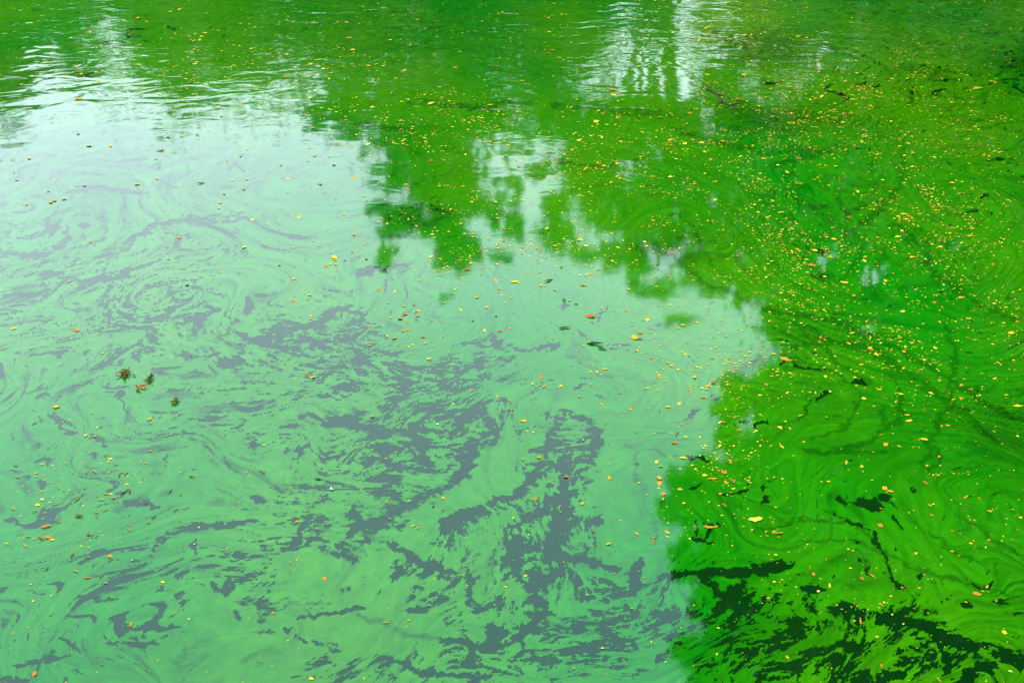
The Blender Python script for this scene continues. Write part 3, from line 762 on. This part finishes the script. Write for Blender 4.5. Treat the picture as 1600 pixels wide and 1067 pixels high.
def build_named_leaves():
    P = put_leaf
    P(118, 517, "oval", 12, "orange", "curled orange leaf with a short dark stalk near the left edge", rot=-20, stalk=True)
    P(88, 636, "round", 11, "amber", "round orange leaf at the far left below the brown weed tufts", rot=15)
    P(234, 655, "round", 10, "yellow", "round golden leaf just below the four brown weed tufts")
    P(922, 495, "oval", 19, "orange", "rust orange curled leaf with a thin raised stalk, right of centre", rot=5, stalk=True)
    P(930, 538, "lance", 27, "green", "dark green lance-shaped leaf floating near the centre of the picture", rot=-6)
    P(941, 546, "lance", 17, "green", "smaller dark green leaf just below the lance-shaped leaf", rot=-30)
    P(882, 513, "lance", 20, "olive", "slender olive leaf with a yellow tip left of the lance-shaped leaf", rot=12)
    P(912, 446, "oval", 11, "yellow", "bright yellow oval leaf below the ragged edge of mirrored trees", rot=-15)
    P(804, 441, "oval", 13, "yellow", "largest bright yellow oval leaf, at the lower edge of the mirrored trees above the centre", rot=10)
    P(1180, 812, "oval", 24, "tan", "broad pale tan leaf, largest leaf on the deep green algae", rot=10, k=1)
    P(1107, 824, "oval", 16, "amber", "orange leaf over a dark opening in the deep green algae", rot=-8)
    P(1118, 823, "oval", 9, "yellow", "small yellow leaf touching the orange leaf over the dark opening", rot=20)
    P(1215, 834, "slender", 20, "amber", "narrow orange leaf right of the broad tan leaf", rot=8)
    P(1112, 749, "slender", 18, "yellow", "narrow golden leaf lying level on the shaded algae near its left edge", rot=3)
    P(1131, 738, "round", 12, "orange", "reddish leaf by the left edge of the shaded algae")
    P(1030, 747, "round", 11, "yellow", "upper yellow leaf of the pair touching the shaded algae's left tip")
    P(1030, 756, "round", 11, "amber", "lower orange leaf of the pair touching the shaded algae's left tip")
    P(818, 658, "round", 10, "yellow", "yellow leaf above the open dark water right of centre")
    P(1054, 692, "round", 10, "orange", "round orange leaf alone on pale algae by the mirrored tree's edge")
    P(885, 745, "round", 9, "orange", "orange leaf on a small algae island in the open water")
    P(835, 780, "round", 9, "orange", "brownish orange leaf on an algae shred in the open water")
    P(952, 747, "round", 9, "yellow", "yellow leaf on solid pale algae right of the open water")
    P(497, 749, "oval", 9, "green", "small green leaf among the broken algae left of the white fluff", rot=8)
    P(677, 792, "oval", 6, "green", "tiny dark green leaf on the pale algae tongue")
    P(692, 798, "slender", 10, "amber", "narrow orange leaf on the pale algae tongue", rot=55)
    P(601, 973, "slender", 11, "yellow", "narrow yellow leaf on the smooth algae at the bottom", rot=8)
    P(507, 904, "round", 8, "amber", "orange leaf on smooth algae below the swirling openings")
    P(252, 236, "round", 9, "brown", "round brown leaf in the pale sky reflection at upper left")
    P(122, 113, "oval", 13, "brown", "dark red leaf in the mirrored foliage at upper left", rot=12)
    P(123, 155, "oval", 17, "amber", "pointed golden leaf at the edge of the mirrored foliage, upper left", rot=5)
    P(140, 51, "round", 10, "amber", "orange leaf in a white sky gap at upper left")
    P(957, 141, "round", 12, "amber", "upper orange leaf of the clump near the top centre")
    P(958, 149, "round", 10, "yellow", "lower yellow leaf of the clump near the top centre")
    P(1157, 158, "slender", 17, "yellow", "narrow bright yellow leaf below the dark twig at the top", rot=-4)
    P(1319, 442, "oval", 13, "yellow", "yellow oval leaf amid the crowded specks on the right", rot=-14)
    P(1444, 687, "oval", 13, "yellow", "bright yellow leaf beside a dark streak on the right", rot=5)
    P(1417, 649, "oval", 9, "yellow", "upper yellow leaf of a close pair on the right algae", rot=0)
    P(1420, 658, "oval", 11, "yellow", "lower yellow leaf of a close pair on the right algae", rot=5)
    P(1382, 763, "round", 10, "yellow", "upper leaf of the golden pair right of the dark slit")
    P(1391, 768, "oval", 11, "amber", "lower leaf of the golden pair right of the dark slit", rot=-5)
    P(1526, 928, "oval", 14, "amber", "orange oval leaf by the small black openings at lower right", rot=-10)
    P(1375, 821, "round", 11, "amber", "orange leaf on the curving algae streams at lower right")
    P(1362, 900, "slender", 15, "yellow", "long straw-like yellow leaf slanting down at lower right", rot=-45)
    P(1344, 971, "slender", 17, "amber", "narrow golden leaf standing across the dark opening at lower right", rot=75)
    P(1466, 1062, "slender", 13, "yellow", "narrow leaf cut by the bottom edge at lower right", rot=-70)
    P(991, 528, "round", 13, "amber", "large orange leaf of the cluster right of centre")
    P(1000, 521, "round", 9, "orange", "small orange leaf above right of the large cluster leaf")
    P(1000, 530, "round", 8, "brown", "small brown leaf right of the large cluster leaf")
    P(857, 439, "slender", 18, "orange", "narrow reddish leaf under the mirrored branches, centre", rot=35)
    P(85, 314, "round", 9, "amber", "orange leaf in the middle of the small row at far left")
    P(79, 317, "round", 8, "amber", "left leaf of the small orange row at far left")
    P(314, 287, "slender", 13, "amber", "narrow orange leaf in the pale upper left water", rot=8)
    P(54, 1053, "round", 10, "orange", "orange leaf in the bottom left corner")
    P(71, 823, "oval", 14, "amber", "large crumpled amber leaf among straw at lower left", rot=20)
    P(64, 842, "slender", 16, "brown", "thin rusty leaf slanting down among straw at lower left", rot=-28)
    P(75, 840, "oval", 13, "orange", "crumpled orange leaf beside the thin rusty leaf", rot=-10)
    P(172, 869, "round", 9, "orange", "round orange leaf in the straw at lower left")
    P(205, 976, "oval", 9, "amber", "amber leaf above a dark streak at the bottom left", rot=80)

PALE = """122,210 262,215 284,214 244,249 172,229 139,229 22,271 26,282 119,292 132,291 75,300 100,312 42,320 67,310 245,280 214,289 275,293 385,281 381,297 350,304 394,344 381,387 292,446 264,406 280,372 141,379 107,440 346,426 386,234 355,252 376,245
484,232 492,244 524,227 557,211 439,258 522,258 500,288 450,301 450,280 524,295 467,340 554,279 636,296 605,350 554,367 551,394 539,407 572,405 522,407 437,415 509,418 459,436 482,461 594,454 617,456 459,387 459,472 486,494 484,499 577,510 626,498 637,516 654,486 632,479 647,477 634,491
636,502 610,497 629,518 616,529 661,527 652,494 720,485 760,481 739,501 775,494 781,518 796,514 577,540 479,584 488,590 777,620 737,610 605,526 757,517 775,439 780,452 784,462 745,465 761,480 890,470 900,475 980,486 995,548 1044,567 932,581 925,569 924,602 850,604 876,604 845,590 1010,607 1027,610 1070,554 1012,500 1006,500
940,632 971,651 905,620 1044,636 1061,631 1065,663 1026,722 1033,729 910,787 817,718 842,715 995,834 1021,846 950,850 1037,772 1041,831 1098,621 1106,603 645,822 653,825 800,640 832,600 1018,560 1085,590 1095,575 960,560 1030,590 985,640 1078,610"""
DEEP = """1130,660 1156,672 1135,755 1169,751 1147,752 1131,789 1230,614 1254,612 1274,614 1384,695 1376,680 1221,698 1322,723 1346,729 1234,670 1446,755 1530,779 1509,777 1546,799 1553,675 1527,619 1501,623 1471,666 1481,665 1455,805 1594,809 1377,795 1487,862 1489,740 1467,714
1271,897 1296,915 1347,904 1535,924 1542,917 1370,995 1569,988 1230,1027 1377,1040 1303,374 1316,375 1232,393 1296,402 1383,439 1334,463 1410,487 1331,521 1326,537 1381,514 1362,547 1461,544 1496,514 1424,597 1290,589 1489,431 1504,431 1551,414 1460,473 1559,567 1554,592 1590,497 1502,602 1374,609 1364,392 1361,388
1325,340 1340,300 1230,270 1445,245 1475,200 1545,245 1560,225 1520,200 1350,140 1300,100 1260,60 1180,105 1420,165 1460,90 1500,60 1555,130 1110,250 1070,225 1000,260 960,330 1140,320 1130,360 1055,310 955,285 905,220 870,250 830,275 700,290 690,320 720,350 740,370 790,245 860,300 1020,345 905,375 1010,385 1050,395"""

SPOTS = [(60, 290, "near the left edge, upper part"), (180, 235, "below the mirrored foliage at upper left"), (290, 290, "in the pale upper left water"), (380, 250, "in pale water under the upper left trees"),
    (480, 250, "left of the hanging mirrored crown"), (520, 320, "beside the hanging mirrored crown"), (140, 420, "left of the blue spiral"), (290, 410, "right of the blue spiral"), (450, 400, "well right of the blue spiral"), (560, 405, "under the hanging mirrored crown"),
    (470, 485, "above the broken algae at left"), (610, 490, "in the cluster left of centre"), (650, 510, "on the right of the cluster left of centre"), (580, 540, "below the cluster left of centre"), (740, 490, "near the centre, on smooth algae"), (780, 450, "under the mirrored trees at centre"),
    (750, 610, "right of the broken algae at centre"), (890, 470, "above the lance-shaped leaf"), (860, 600, "below left of the lance-shaped leaf"), (930, 600, "below the lance-shaped leaf"), (1000, 500, "right of the rust orange leaf"), (1020, 565, "below the orange cluster right of centre"), (1080, 570, "in the pale notch beside the mirrored tree"),
    (1030, 625, "on pale algae left of the tree's mirrored edge"), (1100, 610, "at the ragged mirrored edge right of centre"), (960, 650, "right of the upper open water"), (1000, 730, "on pale algae above the shaded tip"), (1010, 840, "on pale algae left of the shaded mat"), (830, 715, "on algae shreds left of the open water"), (920, 800, "right of the open dark water"), (650, 825, "on the pale tongue at lower middle"),
    (700, 320, "in the slim tree's mirror image"), (800, 250, "in the gap between mirrored crowns"), (880, 270, "in the mirrored crowns above centre"), (960, 330, "in the ragged mirrored tips"), (1050, 390, "at the ragged lower tips of mirrored crowns"), (1080, 240, "below the dark twig at the top"), (1140, 340, "among dense specks right of top centre"), (1200, 90, "by the yellowing mirror image at the top"),
    (1310, 90, "at the top, right of the lime patch"), (1470, 80, "near the top right corner"), (1440, 190, "in the specks at upper right"), (1545, 220, "by the right edge, upper part"), (1250, 290, "in the densest specks at right"), (1330, 320, "beside dark scratches at right"), (1310, 390, "below the dark scratches at right"), (1380, 430, "amid the specks at mid right"), (1500, 430, "left of the pale spot at right"), (1350, 530, "along the sweeping dark threads"),
    (1460, 540, "at the upper bend of the threads"), (1560, 570, "by the right edge at mid height"), (1250, 615, "above the shaded centre mat"), (1150, 665, "just inside the ragged mirrored edge"), (1225, 690, "left of the brown smear"), (1370, 690, "on the brown smear at right"), (1390, 600, "between the threads and the smear"), (1480, 660, "right of the yellow pair"), (1340, 730, "under the brown smear"), (1460, 735, "below the bright leaf on the right"), (1530, 650, "near the right edge below mid height"),
    (1145, 760, "in the shaded left tip"), (1380, 795, "right of the black slit"), (1470, 830, "on the streams below right"), (1550, 790, "by the right edge, lower part"), (1280, 905, "above the ragged dark openings"), (1350, 905, "on smooth mat above the dark channel"), (1540, 920, "by the small black openings"), (1370, 1000, "beside the dark channel at the bottom"), (1240, 1030, "on shreds at the bottom right"), (1570, 990, "in the lower right corner")]
STRAW_SPOTS = [(30, 690, "at the left edge above the drift"), (120, 700, "at the top of the drift"), (220, 720, "at the upper right of the drift"), (30, 780, "at the left edge of the drift"), (110, 780, "in the middle of the drift"), (190, 790, "right of the drift's middle"), (280, 800, "at the right end of the drift"), (40, 860, "low at the left edge"), (110, 860, "below the drift's middle"), (190, 870, "lower right in the drift"), (280, 880, "by the curved blue streak"), (90, 940, "at the foot of the drift"), (200, 950, "below the drift")]
TOP_SPOTS = [(60, 40, "in the top left corner"), (60, 120, "under the top left corner"), (190, 50, "beside the top left sky gap"), (200, 120, "below the top left sky gap"), (320, 40, "at the top, left part"), (330, 120, "above the pale water's upper rim"), (450, 40, "at the top, left of centre"), (460, 120, "right above the pale water's rim"), (580, 40, "at the top, near centre"), (600, 120, "below the dark top centre"), (720, 40, "in the dark top centre"), (730, 120, "under the dark top centre"), (860, 40, "left of the white sky gap"), (860, 120, "below left of the white sky gap")]
ORD = ["leftmost", "second from left", "third from left", "fourth from left", "fifth from left", "sixth from left", "seventh from left", "eighth from left", "ninth from left", "tenth from left"]

def build_leaf_crowd():
    def pts(t): return [tuple(map(float, a.split(","))) for a in t.split()]
    todo = []
    for x, y in pts(PALE):
        todo.append((x, y, random.choice(["round", "round", "oval"]), random.uniform(5.0, 9.0), random.choice(["yellow", "amber", "amber", "orange", "yellow"]), None, 0.35, SPOTS, "leaves scattered on the pale algae"))
    for x, y in pts(DEEP):
        todo.append((x, y, random.choice(["round", "oval"]), random.uniform(5.5, 9.5), random.choice(["yellow", "yellow", "amber", "orange"]), None, 0.3, SPOTS, "leaves scattered on the deep green algae"))
    for k in range(62):
        x = random.gauss(120, 95); y = random.gauss(800, 75)
        if x < 4 or y < 640: continue
        todo.append((x, y, "slender", random.uniform(7, 14), random.choice(["straw", "straw", "amber", "brown"]), random.gauss(-15, 50), 0.15, STRAW_SPOTS, "straw-like leaves drifting at lower left"))
    for k in range(34):
        x = random.uniform(10, 900); y = random.uniform(5, 150)
        todo.append((x, y, random.choice(["oval", "slender", "round"]), random.uniform(6, 10), random.choice(["yellow", "amber"]), random.gauss(0, 25), 0.15, TOP_SPOTS, "golden leaves on the rippled water"))
    sets = {}
    for t in todo:
        where = min(t[7], key=lambda q: (q[0] - t[0]) ** 2 + 2.0 * (q[1] - t[1]) ** 2)[2]
        sets.setdefault((t[8], t[2], t[4], where), []).append(t)
    shape = {"round": "round", "oval": "oval", "slender": "thin"}
    for (grp, kind, m, where), lst in sets.items():
        lst.sort()
        for k, t in enumerate(lst):
            lab = "small %s %s leaf %s" % (m, shape[kind], where)
            if len(lst) > 1:
                lab = ("last small %s %s leaf %s" % (m, shape[kind], where)) if k >= len(ORD) else ("small %s %s leaf %s, %s" % (m, shape[kind], where, ORD[k]))
            put_leaf(t[0], t[1], kind, t[3], m, lab, grp, rot=t[5], tilt=t[6])

def build_weed_tuft(px, py, size_px, n, mat, label, seed, spread=(0, 360), flat=0.5):
    g = random.Random(seed)
    x, y = ground(px, py); L = size_px * mm_per_px(px, py)
    root = bpy.data.objects.new("water_weed_tuft", None); root.location = (float(x), float(y), LIFT); COL.objects.link(root)
    tag(root, label, "water weed")
    for k in range(n * 2):
        a = R(g.uniform(*spread)); ll = L * g.uniform(0.24, 0.50); up = g.uniform(0.1, 0.9)
        ca = R(g.uniform(*spread)); cr_ = L * 0.26 * math.sqrt(g.random())
        o = bpy.data.objects.new("leaflet", blade("lance", k % 4, g.choice(mat))); COL.objects.link(o); o.parent = root
        o.scale = (ll, ll * g.uniform(0.8, 1.3), ll)
        o.rotation_euler = (g.uniform(-0.5, 0.5), -up * flat, a)
        o.location = (math.cos(ca) * cr_ + math.cos(a) * ll * 0.3, (math.sin(ca) * cr_ + math.sin(a) * ll * 0.3) * 1.5, 0.003 + ll * 0.25 * up)

def build_small_things():
    build_weed_tuft(195, 586, 26, 16, ["olive", "olive", "brown"], "largest olive brown water weed tuft at left, top of the four", 1)
    build_weed_tuft(208, 587, 13, 4, ["olive", "green"], "short thin weed sprig right beside the largest tuft", 5, (150, 390))
    build_weed_tuft(233, 594, 20, 10, ["olive", "green", "brown"], "ragged dark weed tuft right of the largest tuft", 2, (-60, 250))
    build_weed_tuft(220, 609, 23, 8, ["brown", "olive", "amber"], "flat brownish weed tuft below the ragged one", 3, (-30, 210))
    build_weed_tuft(274, 628, 18, 14, ["olive", "olive", "straw"], "round olive weed tuft, lowest and farthest right of the four", 4)
    build_weed_tuft(600, 421, 18, 7, ["green", "olive"], "small dark weed tuft above a blue opening left of centre", 6, (160, 380))
    build_weed_tuft(880, 472, 13, 5, ["green"], "small black-green weed scrap right of centre", 7, (-20, 200))
    build_weed_tuft(81, 1021, 11, 5, ["green", "twig"], "tiny black scrap of weed near the bottom left corner", 8, (20, 220))
    # twig
    (x0, y0), (x1, y1) = ground(1104, 141), ground(1148, 170)
    P0 = np.array([x0, y0, 0.010]); P1 = np.array([x1, y1, 0.006])
    ks = np.linspace(0, 1, 7)
    root = bpy.data.objects.new("floating_twig", None); root.location = (float(x0), float(y0), 0.0); COL.objects.link(root)
    tag(root, "dark bare twig floating aslant near the top right of centre", "twig")
    path = [P0 + (P1 - P0) * k + np.array([0.02 * math.sin(7 * k), 0.03 * math.sin(5 * k), 0.004 * math.sin(9 * k)]) - np.array([x0, y0, 0]) for k in ks]
    v, q = tube(path, [0.014 - 0.009 * k for k in ks], 7)
    link("stem", np_mesh("stem", v, quads=q), MAT["twig"], root)
    for kk, dx, dy in ((2, 0.12, -0.16), (4, -0.10, -0.14), (5, 0.15, 0.05)):
        a = path[kk]; v, q = tube([a, a + np.array([dx * .6, dy * .5, .012]), a + np.array([dx, dy, .006])], [.008, .006, .003], 5)
        link("side_shoot", np_mesh("side_shoot", v, quads=q), MAT["twig"], root)
    # white fluff
    x, y = ground(518, 765); g = np.random.default_rng(9); V = []; Q = []; off = 0
    for k in range(16):
        d = g.normal(size=3); d[2] = abs(d[2]); d /= np.linalg.norm(d)
        v, q = tube([(0, 0, 0.004), d * 0.006 + [0, 0, .004], d * 0.011 * g.uniform(.6, 1.2) + [0, 0, .003]], [.0028, .0024, .001], 4)
        V.append(v); Q.append(q + off); off += len(v)
    o = link("seed_fluff", np_mesh("seed_fluff", np.concatenate(V), quads=np.concatenate(Q)), MAT["white"])
    o.location = (float(x), float(y), LIFT)
    tag(o, "single white seed fluff on broken algae left of centre", "seed fluff")

def build_specks():
    """thousands of bud scales and leaf crumbs too small to pick apart"""
    g = np.random.default_rng(55)
    N = 330000
    px = g.uniform(-120, 1720, N); py = g.uniform(-20, 1090, N)
    d = np.full(N, 0.006)
    def blob(cx, cy, rx, ry, a): return a * np.exp(-(((px - cx) / rx) ** 2 + ((py - cy) / ry) ** 2))
    d = np.maximum.reduce([d, blob(1280, 190, 260, 110, 0.62), blob(1330, 330, 260, 130, 0.55), blob(1380, 470, 240, 90, 0.42), blob(1480, 640, 220, 160, 0.10), blob(1450, 840, 240, 140, 0.07),
                           blob(1000, 250, 260, 110, 0.36), blob(700, 190, 260, 60, 0.36), blob(350, 110, 300, 60, 0.30), blob(1170, 610, 70, 70, 0.24), blob(1130, 720, 70, 60, 0.12), blob(1090, 800, 60, 60, 0.16), blob(800, 370, 220, 70, 0.30),
                           blob(1010, 560, 160, 90, 0.075), blob(640, 500, 60, 50, 0.06), blob(120, 800, 160, 110, 0.06), blob(600, 40, 400, 60, 0.10), blob(1150, 30, 150, 60, 0.35), blob(1450, 90, 260, 100, 0.16), blob(1560, 520, 120, 120, 0.16)])
    xw, yw = ground(px, py)
    cl = np.clip(0.55 + 0.7 * fbm(xw * 1.3, yw * 1.3, 3, 501) + 0.5 * fbm(xw * 5, yw * 5, 2, 502), 0.05, 2.2)
    ri = np.clip(np.searchsorted(FLOW["y"], yw), 0, len(FLOW["y"]) - 1)
    ci_ = np.clip(np.searchsorted(FLOW["s"], xw / (0.842 + 0.4414 * yw)), 0, len(FLOW["s"]) - 1)
    ax_ = xw + FLOW["dx"][ri, ci_]; ay_ = yw + FLOW["dy"][ri, ci_]
    cl = cl * np.clip(0.75 + 1.5 * fbm(ax_ * 1.6, ay_ * 6.0, 3, 505, 0.6), 0.08, 2.4)
    keep = g.uniform(0, 1, N) < d * cl * 1.2
    px, py, xw, yw = px[keep], py[keep], xw[keep], yw[keep]
    n = len(px)
    L = np.where(py > 500, 2.8, 2.55) * g.lognormal(0.0, 0.5, n) * mm_per_px(px, py)
    W = L * g.uniform(0.35, 0.75, n)
    a = g.normal(0.0, 0.7, n)
    ux, uy = np.cos(a), np.sin(a)
    z0 = 0.0020 + g.uniform(0, 0.0008, n); tl = g.uniform(-0.25, 0.25, n) * L
    def pt(u, v, z): return np.stack([xw + u * L * ux - v * W * uy, yw + u * L * uy + v * W * ux, z], 1)
    V = np.stack([pt(-.5, 0, z0 + np.clip(-tl, 0, None) * .5), pt(-.1, -.5, z0 + L * .08), pt(.5, 0, z0 + np.clip(tl, 0, None) * .5), pt(-.05, .5, z0 + L * .1)], 1).reshape(-1, 3)
    me = np_mesh("leaf_specks", V, quads=np.arange(4 * n).reshape(-1, 4))
    pal = np.array([(0.36, 0.24, 0.006), (0.34, 0.17, 0.004), (0.28, 0.26, 0.008), (0.26, 0.09, 0.004), (0.13, 0.045, 0.005), (0.38, 0.33, 0.06)])
    ci = g.choice(6, n, p=[.36, .22, .22, .10, .04, .06])
    c = pal[ci] * g.uniform(0.42, 0.88, (n, 1))
    at = me.attributes.new("tint", 'FLOAT_COLOR', 'POINT')
    at.data.foreach_set("color", np.repeat(np.concatenate([c, np.ones((n, 1))], 1), 4, 0).astype(np.float32).ravel())
    m, nn, l, p = new_mat("leaf_crumbs")
    an = nn.new("ShaderNodeAttribute"); an.attribute_name = "tint"
    l.new(an.outputs["Color"], p.inputs["Base Color"]); p.inputs["Roughness"].default_value = 0.8; p.inputs["Specular IOR Level"].default_value = 0.12
    o = link("leaf_specks", me, m)
    tag(o, "countless tiny yellow bud scales and leaf crumbs sprinkled over the algae", "leaf litter", kind="stuff")
    print("specks", n)

build_terrain()
build_water()
build_trees()
build_film()
leaf_materials()
build_named_leaves()
build_leaf_crowd()
build_small_things()
build_specks()
